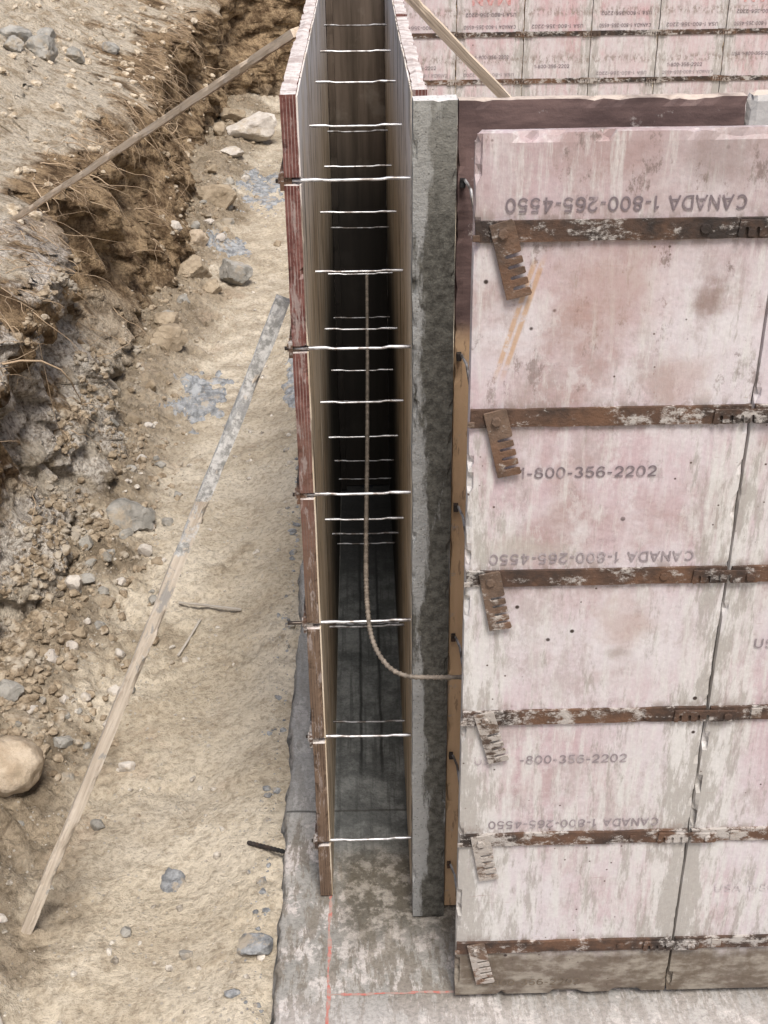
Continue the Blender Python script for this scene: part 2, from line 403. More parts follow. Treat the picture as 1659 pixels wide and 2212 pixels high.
M_clod=clod(); M_clodb=clod('bank_crumbs',(.30,.235,.16),(.56,.48,.37))
M_peb=clod('mixed_pebbles',(.20,.175,.14),(.62,.57,.50))
def root():
    s=Mt('dry_roots',.9,.1)
    return s.done(s.mix(s.noise(20,4,.6),(.22,.145,.085),(.60,.47,.33)))
M_root=root()
def ink(name,a,b,lo=.5,hi=.64,k=.75):
    s=Mt(name,.7,.2)
    return s.done(s.mix(s.mul(s.rng(s.noise(40,6,.75),lo,hi),k),a,b))
M_ink=ink('worn_black_ink',(.17,.14,.15),(.42,.35,.36),.50,.66,.6)
M_inkfaint=ink('faint_black_ink',(.25,.215,.225),(.52,.47,.475),.47,.66,.6)
M_inkvf=ink('very_faint_ink',(.36,.32,.325),(.58,.54,.535),.40,.58,.9)
M_inkdark=ink('soaked_black_ink',(.085,.066,.05),(.17,.135,.10),.30,.48,.95)
M_inkred=ink('worn_red_ink',(.48,.20,.19),(.57,.42,.41),.40,.58)
def leafm():
    s=Mt('green_leaves',.6,.3)
    return s.done(s.mix(s.noise(15,3,.5),(.07,.15,.03),(.22,.36,.08)))
M_leaf=leafm()

# ------------------------------------------------------------------ ground
def gz(x,y):
    p=Vector((x,y,0))
    z=-.10+.018*noise.fractal(p*1.7,1.0,2.0,4)+.008*noise.fractal(p*6+Vector((3,1,0)),.8,2.0,5)
    z+=.11*sstep(-.76,-1.10,x)
    m=sstep(-.1,.35,noise.noise(p*2.3+Vector((8,3,1))))
    z+=(.003+.008*m+.018*sstep(-.6,-.95,x))*noise.fractal(p*23,.4,2.0,4)
    dent=noise.voronoi(Vector((x*4.5,y*4.5,2)),distance_metric='DISTANCE')[0][0]
    z-=.014*sstep(.30,.10,dent)
    z+=.052*sstep(-.50,-.26,x)
    return min(z,-.012 if x>-.30 else 9)
xs=[-250,-60,-15,-6,-3]+[-1.7+.010*i for i in range(154)]+[0,.6,1.5,4,12,50,250]
ys=[-250,-40,-6,-1,.6,1.2]
y=1.45
while y<14.5: ys.append(y); y+=max(.010,.0038*y)
ys+=[16,20,40,100,250]
V=[];F=[]
for yy in ys:
    for xx in xs:
        fine=(-1.71<xx<-.16) and (1.4<yy<14.6)
        V.append((xx,yy,gz(xx,yy) if fine else -.13 ))
nx=len(xs)
for j in range(len(ys)-1):
    for i in range(nx-1):
        a=j*nx+i; F.append((a,a+1,a+nx+1,a+nx))
ground=mk('ground',V,F,M_ground,smooth=True,kind='structure')
bvh_g=BVHTree.FromPolygons([Vector(v) for v in V],F)

# ------------------------------------------------------------------ earth bank
path=[]
y=-6.
def footx(y): return -1.075-.02*sstep(3,6,y)-.16*sstep(6,11,y)+.06*math.sin(y*1.9)
while y<11.2:
    path.append(Vector((footx(y),y,0))); y+= .4 if y<1.3 else max(.016,.0040*y)
p0=path[-1]; R=1.7
for i in range(1,45):
    th=math.pi/2*i/44
    path.append(Vector((p0.x+R*(1-math.cos(th)),p0.y+R*math.sin(th),0)))
e=path[-1]
for i in range(1,40): path.append(e+Vector((.06*i*(1+.12*i),0,0)))
prof=[(-.25,-.22),(-.10,-.14),(0,-.06),(.04,.05),(.08,.18),(.12,.33),(.15,.47),(.17,.59),(.15,.68),(.16,.76),(.26,.83),(.56,.93),(.95,1.11),(1.5,1.28),(2.4,1.5),(5,1.8),(12,2.1),(60,2.4)]
acc=[0]
for a,b in zip(prof,prof[1:]): acc.append(acc[-1]+math.hypot(b[0]-a[0],b[1]-a[1]))
ts=[];t=0
while t<acc[-1]:
    ts.append(t); t+= .013 if t<1.4 else (.022 if t<3.6 else .3*(1+(t-3.6)*.3))
ts.append(acc[-1])
def pr(t):
    for i in range(len(acc)-1):
        if t<=acc[i+1]+1e-9:
            f=(t-acc[i])/(acc[i+1]-acc[i]); return (prof[i][0]+f*(prof[i+1][0]-prof[i][0]),prof[i][1]+f*(prof[i+1][1]-prof[i][1]))
V=[];F=[]
PP=[pr(t) for t in ts]
for i,p in enumerate(path):
    t=(path[min(i+1,len(path)-1)]-path[max(i-1,0)]).normalized(); n=Vector((-t.y,t.x,0))
    hs=1+.16*noise.noise(Vector((p.x*.5,p.y*.5,4)))
    for d,z in PP:
        zz=z*hs if z>0 else z
        q=p+n*d+Vector((0,0,zz))
        k=sstep(-.2,.08,d)
        f1=noise.fractal(q*1.6,1.0,2.0,3)*.16
        f2=noise.ridged_multi_fractal(q*3.0,1.0,2.1,4,1.0,2.0)*.06-.075
        f3=noise.fractal(q*9+Vector((9,2,4)),.8,2.0,5)*.065
        f5=noise.fractal(q*4.5+Vector((2,7,4)),.8,2.0,4)*.06
        fl=sstep(1.1,.40,d)
        hollow=.11*math.exp(-((z-.46)/.15)**2)*sstep(-.25,.2,noise.noise(Vector((1,p.y*1.3,p.x))))
        q=q+n*((f1+f2+f3+hollow)*k*(.25+.75*fl))+Vector((0,0,(f1*.35+f2*.3*fl+f3*(.30+.30*fl)+f5*(1-fl))*k))
        V.append(tuple(q))
m=len(ts)
for i in range(len(path)-1):
    for j in range(m-1):
        a=i*m+j; F.append((a,a+m,a+m+1,a+1))
bank=mk('earth_bank',V,F,M_bank,smooth=True,kind='structure')
bvh_b=BVHTree.FromPolygons([Vector(v) for v in V],F)
def surf(x,y):
    best=-1
    for b in (bvh_g,bvh_b):
        r=b.ray_cast(Vector((x,y,8)),Vector((0,0,-1)))
        if r[0] is not None: best=max(best,r[0].z)
    return best

# ------------------------------------------------------------------ rocks
def rock_mesh(seed,dims,sub=3,nplanes=13,rough=.05,lo=.66):
    rnd=random.Random(seed)
    bm=bmesh.new(); bmesh.ops.create_icosphere(bm,subdivisions=sub,radius=1)
    pl=[]
    for _ in range(nplanes):
        d=Vector((rnd.gauss(0,1),rnd.gauss(0,1),rnd.gauss(0,1))).normalized(); pl.append((d,rnd.uniform(lo,1.0)))
    for v in bm.verts:
        d=v.co.normalized(); r=1.25 if lo<.88 else 1.02
        for n,h in pl:
            c=d.dot(n)
            if c>.05: r=min(r,h/c)
        r*=1+rough*noise.fractal(d*2.5+Vector((seed,0,0)),.8,2,4)
        v.co=Vector((d.x*r*dims[0],d.y*r*dims[1],d.z*r*dims[2]))
    Vv=[tuple(v.co) for v in bm.verts]; Ff=[tuple(x.index for x in f.verts) for f in bm.faces]; bm.free()
    return Vv,Ff
def rock(x,y,w,h,mat,label,seed,sink=.25,dep=None,rot=0,name='rock',cat='rock',z=None,lo=.66):
    dims=(w/2,(dep or w*.8)/2,h/2)
    Vv,Ff=rock_mesh(seed,dims,4 if w>.1 else 3,13,.10,lo)
    z=surf(x,y) if z is None else z
    R=Matrix.Rotation(rot,3,'Z')@Matrix.Rotation(random.uniform(-.15,.15),3,'X')
    off=Vector((x,y,z+h/2-h*sink))
    Vv=[tuple(R@Vector(v)+off) for v in Vv]
    ob=mk(name,Vv,Ff,mat,origin=(x,y,z),label=label,category=cat)
    ob.data.polygons.foreach_set('use_smooth',[True]*len(ob.data.polygons))
    if lo<.88:
        md=ob.modifiers.new('es','EDGE_SPLIT'); md.split_angle=math.radians(22)
    if cat=='rock': ob['group']='rocks lying in the trench'
    return ob
rock(-.90,10.3,.42,.24,M_sw,'large pale angular boulder resting at the trench end',4,.2,.28)
rock(-1.08,10.7,.18,.15,M_sb,'brown stone tucked beside the pale boulder',31)
rock(-1.14,10.2,.14,.12,M_sb,'brown stone tucked beside the pale boulder',32)
rock(-.987,9.6,.18,.08,M_sw,'flat pale stone on the trench floor',2)
rock(-.96,8.27,.24,.17,M_sb,'brown angular stone on the trench floor',3)
rock(-1.08,8.95,.08,.07,M_sb,'small brown stone at the bank foot',4)
rock(-1.00,7.32,.13,.12,M_st,'rounded tan stone at the bank foot',5)
rock(-.972,6.76,.20,.14,M_sb,'tan brown stone lying on the trench floor',6,rot=.4)
rock(-.854,6.64,.12,.09,M_sb,'small brown stone beside a larger one',7)
rock(-.731,6.81,.175,.17,M_sg,'dark grey blocky stone on the trench floor',8,.15)
rock(-.97,5.70,.18,.14,M_sb,'brown rounded stone at the foot of the bank',9,lo=.8)
rock(-1.00,5.94,.14,.09,M_sb,'flat brown stone at the foot of the bank',10)
rock(-.537,7.54,.05,.05,M_sb,'small brown stone on sandy floor',11)
rock(-.90,4.02,.20,.12,M_sg,'grey slab stone half buried in soil',12,.38,rot=.5)
rock(-.985,2.54,.20,.15,M_st,'big rounded tan boulder on sandy soil',27,.25,.17,lo=.90)
rock(-1.06,2.88,.08,.07,M_sg,'grey angular stone near the bank',14)
rock(-.735,2.446,.04,.035,M_sg,'small dark grey stone on sand',15)
rock(-.694,2.67,.045,.035,M_sw,'small pale stone on sand',16)
rock(-.602,2.08,.03,.025,M_sg,'small grey pebble on sand',17)
rock(-.45,2.0,.03,.025,M_sg,'small grey pebble on sand',18)
rock(-.805,3.8,.05,.06,M_sw,'small white upright stone in soil',19)
rock(-.9,2.1,.03,.025,M_sw,'small pale pebble on sand',20)
rock(-.285,1.99,.075,.05,M_spill,'light blue grey lump of hardened concrete',21,.2,name='concrete_chunk',cat='concrete chunk')
rock(-.325,1.86,.03,.02,M_spill,'small crumb of hardened grey concrete',22,.2,name='concrete_chunk',cat='concrete chunk')
rs=random.Random(8)
small=[(-.97,3.55,.06),(-.88,3.45,.05),(-1.0,3.75,.07),(-1.0,3.5,.08),(-.93,3.25,.055),(-.80,3.2,.045),(-.86,2.95,.035),(-.99,3.1,.05),(-.74,3.5,.04),(-.95,4.4,.055),(-.94,4.8,.05),(-.92,3.68,.045),(-1.0,3.3,.05),(-.88,5.2,.045),(-.78,3.02,.03),(-.93,2.42,.03)]
small+=[(rs.uniform(-1.04,-.74),rs.uniform(2.6,4.6),rs.uniform(.018,.055)) for _ in range(60)]
small+=[(rs.uniform(-1.08,-.85),rs.uniform(4.6,9.5),rs.uniform(.04,.08)) for _ in range(20)]
for i,(x,y,w) in enumerate(small):
    rock(x,y,w,w*.8,rs.choice([M_sg,M_sb,M_sw,M_sg]),'broken stone in the rubble below the bank',40+i,.4,rot=i)
for i,(x,y,w,h) in enumerate([(-2.02,7.7,.22,.15),(-1.85,7.6,.22,.14),(-2.2,7.4,.14,.10),(-2.1,7.15,.14,.10),(-2.35,8.0,.18,.13),(-1.78,8.1,.13,.10),(-2.0,8.4,.14,.1),(-2.5,8.2,.16,.12),(-1.7,8.9,.12,.09),(-2.3,6.9,.13,.09),(-1.95,7.35,.12,.09),(-2.12,7.95,.15,.12)]):
    rock(x,y,w,h,M_sg,'grey broken stone on top of the earth bank',170+i,.2,rot=i*1.3)

def scatter(name,n,gen,mat,seed):
    rnd=random.Random(seed); V=[];F=[]
    base=[rock_mesh(200+i,(1,1,.7),2,9,.30) for i in range(8)]
    for _ in range(n):
        x,y,s=gen(rnd); z=surf(x,y)
        if z<-.5: continue
        bv,bf=rnd.choice(base); b=len(V); R=Matrix.Rotation(rnd.uniform(0,6.3),3,'Z')@Matrix.Rotation(rnd.uniform(-.6,.6),3,'X')
        o=Vector((x,y,z+s*.1))
        for v in bv: V.append(tuple(R@(Vector(v)*s)+o))
        for f in bf: F.append(tuple(q+b for q in f))
    return mk(name,V,F,mat,kind='stuff',label='loose soil clods and gravel on the trench floor' if 'gravel' in name else 'crumbled soil clods along the bank foot')
def g1(r):
    while True:
        x=-1.10+abs(r.gauss(0,.15))-.06; y=r.uniform(2.3,4.9) if r.random()<.72 else r.uniform(4.9,12)
        if noise.noise(Vector((x*5,y*3,0)))>-.15+.4*r.random()-.2: return (x,y,.0025+r.random()**4*.018)
scatter('soil_clods',4800,g1,M_clod,3)
scatter('gravel',1300,lambda r:( r.uniform(-1.0,-.26), 1.6+r.random()**1.4*9, .0015+r.random()**6*.010),M_peb,4)
scatter('edge_gravel',380,lambda r:( -.258-abs(r.gauss(0,.022)), 1.55+r.random()*5, .002+r.random()**4*.012),M_spill,6)
scatter('bank_gravel',1200,lambda r:( -1.25-r.random()*1.3, r.uniform(3.4,12), .004+r.random()**4*.030),M_clodb,5)

# roots
V=[];F=[]
rnd=random.Random(11)
for i in range(460):
    y=rnd.uniform(3.3,11.5); x=footx(y)-rnd.uniform(.04,.36)
    z=surf(x,y)-.01
    if z<.22: continue
    p=Vector((x,y,z)); d=Vector((rnd.uniform(.2,1.2),rnd.uniform(-1,.9),rnd.uniform(-.6,.3))).normalized()
    L=rnd.uniform(.08,.34) if rnd.random()<.85 else rnd.uniform(.35,.6); n=8; pts=[p-d*.05]
    for k in range(n):
        pts.append(p.copy()); p=p+d*L/n; d=(d+Vector((rnd.gauss(0,.3),rnd.gauss(0,.3),rnd.gauss(-.16,.22)))).normalized()
        g=surf(p.x,p.y)
        if p.z<g and p.x<footx(p.y): p.z=g+.004
    r0=rnd.uniform(.0010,.0026) if rnd.random()<.9 else .005
    tube(V,F,pts,[r0*(1-.75*k/n) for k in range(n+1)],5)
mk('plant_roots',V,F,M_root,smooth=True,kind='stuff',label='dry tan roots hanging out of the cut bank')

def spill_ob(x,y,rx,ry,seed):
    V=[];F=[];n=44
    for j in range(n+1):
        for i in range(n+1):
            a=(i/n*2-1);b=(j/n*2-1)
            px,py=x+a*rx,y+b*ry
            r=math.hypot(a,b)+.60*noise.fractal(Vector((px*9,py*6,seed)),.7,2,5)
            h=.014*(1-r/.64)
            h=max(-.03,min(.010,h*3))
            V.append((px,py,gz(px,py)+h+.008*noise.noise(Vector((px*40,py*40,seed)))))
    for j in range(n):
        for i in range(n):
            a=j*(n+1)+i; F.append((a,a+1,a+n+2,a+n+1))
    mk('concrete_spill',V,F,M_spill,origin=(x,y,-.1),smooth=True,label='thin splash of grey concrete dried on soil',category='concrete spill',group='concrete splashes on the trench floor')
for i,a in enumerate([(-.76,5.2,.17,.42),(-.72,8.9,.22,.75),(-.84,7.5,.18,.32),(-.34,5.3,.07,.5),(-.50,2.245,.05,.06),(-.34,6.4,.07,.4)]): spill_ob(*a,i)

# ------------------------------------------------------------------ footing
V=[];F=[]
xa=[-.215]+[-.205+.0115*i for i in range(50)]
yl=[1.0,1.3]; y=1.5
while y<5.2: yl.append(y); y+=.012 if y<2.6 else .03
def fz(x,y):
    p=Vector((x,y,0))
    z=.0022*noise.fractal(p*9,.8,2,4)-.003
    z+=.010*sstep(2.350,2.365,y)
    z-=.009*sstep(2.45,2.6,y)*sstep(.030,.022,abs(x+.005))
    return z
rows=[]
for y in yl:
    ed=.012*noise.fractal(Vector((0,y*3,2)),.6,2,4)+.005*noise.noise(Vector((1,y*24,2)))+.004*noise.noise(Vector((1,y*70,2)))
    row=[]
    for (dx,z) in ((-.030,-.16),(-.020,-.09),(-.012,-.05),(-.006,-.022),(-.002,-.008)):
        e2=.010*noise.noise(Vector((dx*50,y*30,z*30)))
        row.append(len(V)); V.append((-.222+dx+ed+e2,y,z))
    for i,x in enumerate(xa):
        k=max(0,1-(x+.215)/.05)
        row.append(len(V)); V.append((x-.007*k+ed*k,y,fz(x,y)))
    row.append(len(V)); V.append((xa[-1],y,-.16))
    rows.append(row)
for r1,r2 in zip(rows,rows[1:]):
    for i in range(len(r1)-1): F.append((r1[i],r1[i+1],r2[i+1],r2[i]))
xr=[xa[-1]]+[xa[-1]+.03*i for i in range(1,40)]+[2.5,4,6]
yr=[y for y in yl if y<2.62]
b=len(V)
for y in yr:
    for x in xr: V.append((x,y,fz(x,y)))
for j in range(len(yr)-1):
    for i in range(len(xr)-1):
        a=b+j*len(xr)+i; F.append((a,a+1,a+len(xr)+1,a+len(xr)))
b=len(V)
for x in xr: V.append((x,yr[-1],fz(x,yr[-1]))); V.append((x,yr[-1],-.16))
for i in range(len(xr)-1): F.append((b+2*i,b+2*i+1,b+2*i+3,b+2*i+2))
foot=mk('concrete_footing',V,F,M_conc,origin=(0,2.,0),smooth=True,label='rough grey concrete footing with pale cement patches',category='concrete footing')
def strip(pts,w,mat,name):
    V=[];F=[];n=len(pts)
    for i,(x,y) in enumerate(pts):
        t=Vector((pts[min(i+1,n-1)][0]-pts[max(i-1,0)][0],pts[min(i+1,n-1)][1]-pts[max(i-1,0)][1],0)).normalized(); a=Vector((-t.y,t.x,0))*w/2*random.uniform(.4,1.5)
        for s in (-1,1):
            q=Vector((x,y,0))+a*s; V.append((q.x,q.y,fz(x,y)+.002))
    for i in range(n-1): F.append((2*i,2*i+1,2*i+3,2*i+2))
    mk(name,V,F,mat,parent=foot)
strip([(-.109+.0015*math.sin(i*.5),1.4+.010*i) for i in range(93)],.0065,M_chalk,'chalk_line')
strip([(-.105+.010*i,1.812+.001*math.sin(i*.7)) for i in range(30)],.0055,M_chalk,'chalk_line')
# ------------------------------------------------------------------ writing: plain grotesque strokes
def arc(cx,cy,rx,ry,a0,a1,n=16): return [(cx+rx*math.cos(math.radians(a0+(a1-a0)*i/n)),cy+ry*math.sin(math.radians(a0+(a1-a0)*i/n))) for i in range(n+1)]
G={'0':(.70,[arc(.35,.5,.27,.43,0,360,24)]),
'1':(.46,[[(.06,.74),(.20,.78),(.28,.88),(.30,1.0)],[(.29,1.0),(.29,0)]]),
'2':(.70,[arc(.35,.66,.26,.27,170,-35)+[(.10,.10)],[(.05,.07),(.64,.07)]]),
'3':(.68,[arc(.33,.72,.22,.21,165,-90),arc(.33,.28,.26,.22,90,-165)]),
'4':(.72,[[(.68,.27),(.06,.27)],[(.06,.27),(.45,.95)],[(.48,1.0),(.48,0)]]),
'5':(.70,[[(.60,.93),(.18,.93),(.12,.50)],arc(.34,.33,.27,.26,140,-160)]),
'6':(.70,[arc(.35,.31,.26,.25,0,360,24),arc(.37,.5,.29,.43,45,205)]),
'8':(.70,[arc(.35,.72,.21,.20,0,360,20),arc(.35,.28,.26,.22,0,360,24)]),
'-':(.42,[[(.03,.40),(.37,.40)]]),' ':(.36,[]),
'C':(.80,[arc(.41,.5,.33,.43,42,318,20)]),
'A':(.76,[[(.04,0),(.38,.97)],[(.38,.97),(.72,0)],[(.16,.30),(.60,.30)]]),
'N':(.76,[[(.09,0),(.09,1)],[(.09,.95),(.66,.05)],[(.66,0),(.66,1)]]),
'D':(.78,[[(.09,0),(.09,1)],[(.09,.93),(.34,.93)]+arc(.36,.5,.32,.43,88,-88)[1:-1]+[(.34,.07),(.09,.07)]]),
'U':(.76,[[(.09,1),(.09,.35)]+arc(.37,.35,.28,.28,180,360)+[(.65,1)]]),
'S':(.74,[arc(.37,.71,.24,.22,25,255)+arc(.37,.28,.28,.22,75,-155)]),
'M':(.88,[[(.09,0),(.09,1)],[(.09,.95),(.44,.12)],[(.44,.12),(.79,.95)],[(.79,0),(.79,1)]])}
def ribbons(txt,hw):
    V=[];F=[];x=0;k=0
    for ch in txt:
        w,pls=G[ch]
        for pl in pls:
            pl=[Vector(q) for q in pl]; n=len(pl); b=len(V); closed=(pl[0]-pl[-1]).length<1e-4
            for i,q in enumerate(pl):
                if closed and i in (0,n-1): t0=pl[-1]-pl[-2]; t1=pl[1]-pl[0]
                else: t0=pl[i]-pl[i-1] if i>0 else pl[1]-pl[0]; t1=pl[i+1]-pl[i] if i<n-1 else t0
                t0=t0.normalized();t1=t1.normalized(); t=(t0+t1).normalized()
                nn=Vector((-t.y,t.x)); sc=1/max(.6,t.dot(t0))
                for s in (-1,1): V.append((q.x+x+nn.x*hw*s*sc,q.y+nn.y*hw*s*sc,k%4))
            for i in range(n-1): F.append((b+2*i,b+2*i+1,b+2*i+3,b+2*i+2))
            k+=1
        x+=w+.10
    return V,F
def writing(txt,x0,x1,zc,cap,yy,flip,mat,parent,hw=.066):
    vs,fs=ribbons(txt,hw)
    ax=min(v[0] for v in vs); bx=max(v[0] for v in vs)
    out=[]
    for v in vs:
        u=(v[0]-ax)/(bx-ax); w=v[1]-.5
        if flip: u=1-u; w=-w
        out.append((x0+u*(x1-x0),yy-.00008*v[2],zc+w*cap))
    mk('printed_writing',out,fs,mat,parent=parent)

# ------------------------------------------------------------------ forms
ZK=[.17,.475,.78,1.085,1.39,1.695]
def prism(V,F,poly,y0,y1):
    b=len(V);n=len(poly)
    V+=[(x,y0,z) for x,z in poly]+[(x,y1,z) for x,z in poly]
    F.append(tuple(b+i for i in range(n))); F.append(tuple(b+n+i for i in range(n))[::-1])
    for i in range(n):
        j=(i+1)%n; F.append((b+i,b+n+i,b+n+j,b+j))
def latch(parent,cx,cz,yf,ang,w=.020,L=.104,mat=None,slot=.0062,dep=.026):
    mat=mat or M_clip
    poly=[(-w+.003,.017),(w-.003,.017),(w,.013),(w,-.030)]
    for k in range(4):
        z=-.034-.017*k
        poly+=[(w-.001,z+.001),(w-.004,z),(w-dep+.002,z),(w-dep,z-slot*.3),(w-dep,z-slot*.7),(w-dep+.002,z-slot),(w-.004,z-slot),(w-.001,z-slot-.001)]
    poly+=[(w,-L+.003),(w-.003,-L),(-w,-L+.002)]
    ca,sa=math.cos(ang),math.sin(ang)
    P=[(cx+x*ca-z*sa,cz+x*sa+z*ca) for x,z in poly]
    V=[];F=[]; prism(V,F,P,yf-.004,yf)
    mk('latch',V,F,mat,parent=parent,bevel=.0006)
    V=[];F=[]; hexp=[(cx+.0085*math.cos(i*math.pi/3+ang),cz+.0085*math.sin(i*math.pi/3+ang)) for i in range(6)]
    prism(V,F,hexp,yf-.010,yf-.0038)
    mk('bolt',V,F,mat,parent=parent,bevel=.0015)
CAT='concrete form'; GRP='concrete wall forms'
def front_panel(x0,x1,idx,zt,seed,label):
    yf=1.785
    P=empty('wall_formwork',((x0+x1)/2,yf+.014,0),label=label,category=CAT,group=GRP)
    V=[];F=[]; rough_box(V,F,(x0+.001,yf,.018),(x1-.001,yf+.028,zt),.010,.0007,.013,seed,20)
    mk('plywood_sheet',V,F,M_pink,parent=P)
    for k,z in enumerate(ZK):
        V=[];F=[]; rough_box(V,F,(x0+.003,yf-.006,z-.0160),(x1-.003,yf+.002,z+.0160),.014,.0005,.0022,seed+k)
        mk('steel_strap',V,F,M_rust,parent=P)
        V=[];F=[]; prism(V,F,[(x0+.345+.008*math.cos(a*math.pi/4),z+.008*math.sin(a*math.pi/4)) for a in range(8)],yf-.0095,yf-.0058)
        mk('bolt',V,F,M_rust,parent=P,bevel=.001)
        if idx==0: latch(P,x0+.044,z-.001,yf-.0075,math.radians(random.uniform(11,18)))
        else: latch(P,x0+.036,z-.001,yf-.0068,math.radians(-90+random.uniform(-1,1)),.0135,.100,M_rust,.0050,.016)
        V=[];F=[]
        box(V,F,x0-.001,x0+.010,yf-.0085,yf-.0055,z-.014,z-.004) if idx==0 else box(V,F,x0+.08,x0+.10,yf-.0078,yf-.0055,z-.012,z+.012)
        mk('strap_lug',V,F,M_clip,parent=P,bevel=.001)
    return P
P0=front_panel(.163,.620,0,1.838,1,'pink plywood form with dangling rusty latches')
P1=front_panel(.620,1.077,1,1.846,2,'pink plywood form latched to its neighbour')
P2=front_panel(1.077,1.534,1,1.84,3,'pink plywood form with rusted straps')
yt=1.785-.0018
CA='CANADA 1-800-265-4550'; US='USA 1-800-356-2202'; NU='1-800-356-2202'
writing(CA,.210,.566,1.733,.0220,yt,True,M_ink,P0)
writing(NU,.250,.476,1.289,.0205,yt,False,M_ink,P0)
writing('SA',.214,.240,1.289,.0205,yt,False,M_inkvf,P0)
writing(CA,.205,.556,1.123,.0205,yt,True,M_inkfaint,P0)
writing('-800-356-2202',.277,.480,.676,.0205,yt,False,M_inkfaint,P0)
writing('USA',.190,.240,.676,.0205,yt,False,M_inkvf,P0)
writing(CA,.222,.556,.512,.0205,yt,True,M_inkfaint,P0)
writing(NU,.222,.432,.058,.019,yt,False,M_inkdark,P0)
for P,x in ((P1,.0),(P2,.457)):
    writing(CA,.69+x,1.04+x,1.733,.0225,yt,True,M_ink,P)
    writing(US,.686+x,.98+x,.935,.0205,yt,False,M_inkfaint,P)
    writing(US,.689+x,.98+x,.325,.0205,yt,False,M_inkvf,P)

YR=[2.09,2.53,2.98,3.43,3.88,4.33]
def corridor_panel(x0,x1,ya,yb,outer,seed,zt,first,label):
    P=empty('wall_formwork',((x0+x1)/2,(ya+yb)/2,0),label=label,category=CAT,group=GRP)
    xi=(x1-.003,x1) if outer<0 else (x0,x0+.003)
    V=[];F=[]
    fr=ya+.03 if first else ya+.001
    core=(x0,x1-.0025) if outer<0 else (x0+.0025,x1)
    rough_box(V,F,(core[0],fr,.004),(core[1],yb-.001,zt),.012,.0008,.0035,seed)
    if first:
        zz=[.004]+[z for k in ZK for z in (k-.0065,k+.0065)]+[zt]
        for a,b2 in zip(zz[0::2],zz[1::2]): rough_box(V,F,(core[0]+random.uniform(-.0005,.0005),ya,a),(core[1],fr+.0005,b2),.008,.0012,.0045,seed+a,22)
    mk('plywood_core',V,F,M_edge,parent=P)
    V=[];F=[]
    rough_box(V,F,(xi[0],fr+.0005,.006),(xi[1],yb-.0015,zt-.004),.03,.0002,.0006,seed+5)
    if first:
        for a,b2 in zip(zz[0::2],zz[1::2]): box(V,F,xi[0],xi[1],ya+.001,fr,a+.001,b2-.004 if b2==zt else b2)
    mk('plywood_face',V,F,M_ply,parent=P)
    for k in ZK:
        V=[];F=[]
        xx=(x0-.006,x0+.001) if outer<0 else (x1-.001,x1+.006)
        rough_box(V,F,(xx[0],ya-.004 if first else ya+.002,k-.015),(xx[1],yb-.003,k+.015),.03,.0004,.001,seed)
        mk('steel_strap',V,F,M_rust,parent=P)
        if first and outer<0:
            V=[];F=[]; rough_box(V,F,(x0-.010,ya+.006,k-.006),(x0+.014,ya+.026,k+.006),.006,.001,.002,seed)
            mk('wedge',V,F,M_clip,parent=P)
for i in range(5):
    corridor_panel(-.133-.0015*(i%2),-.103,YR[i],YR[i+1],-1,10+i,1.838-(.0 if i==0 else .004*(i%3)),i==0,'plywood form with dull red painted worn edge' if i==0 else 'plywood form lining the wall cavity')
    corridor_panel(.083,.111,max(YR[i],2.066),YR[i+1],1,30+i,1.842-.005*(i%2),False,'plywood form lining the wall cavity')
P=empty('wall_formwork',(-.01,4.15,0),label='dark plywood form with painted shade closing the cavity end',category=CAT,group=GRP)
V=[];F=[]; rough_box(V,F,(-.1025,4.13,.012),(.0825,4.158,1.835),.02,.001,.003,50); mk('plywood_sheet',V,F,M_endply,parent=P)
V=[];F=[]; rough_box(V,F,(-.1015,4.095,.012),(-.080,4.129,1.82),.02,.001,.003,51); mk('edge_batten',V,F,M_endply,parent=P)
for i,(a,b2,lab) in enumerate([(.159,.631,'maroon brown stained form board behind the pink forms'),(.632,1.10,'grey cement coated form board behind the pink forms'),(1.10,1.56,'grey cement coated form board behind the pink forms')]):
    P=empty('wall_formwork',((a+b2)/2,2.064,0),label=lab,category=CAT,group=GRP)
    V=[];F=[]; rough_box(V,F,(a,2.05,.004),(b2-.002,2.078,1.832+.006*i),.014,.0006,.006,60+i); mk('plywood_sheet',V,F,M_maroon,parent=P)
    for z in (.143,.466,.777,1.08,1.39,1.70):
        V=[];F=[]; rough_box(V,F,(a+.004,2.038,z-.007),(a+.013,2.049,z+.007),.004,.001,.002,z*9); mk('tie_clip',V,F,M_dark,parent=P)
        V=[];F=[]; tube(V,F,[(a+.012,2.038,z+.006),(a+.020,2.015,z-.004),(a+.024,1.99,z-.03),(a+.026,1.97,z-.06)],.0028,6,1); mk('tie_hook',V,F,M_wire2,parent=P,)

V=[];F=[]; rough_box(V,F,(.083,2.02,.003),(.156,2.062,1.838),.008,.0016,.006,77,30)
mk('corner_post',V,F,M_post,origin=(.12,2.04,0),label='tall grey concrete coated post at the inner corner',category='corner post')

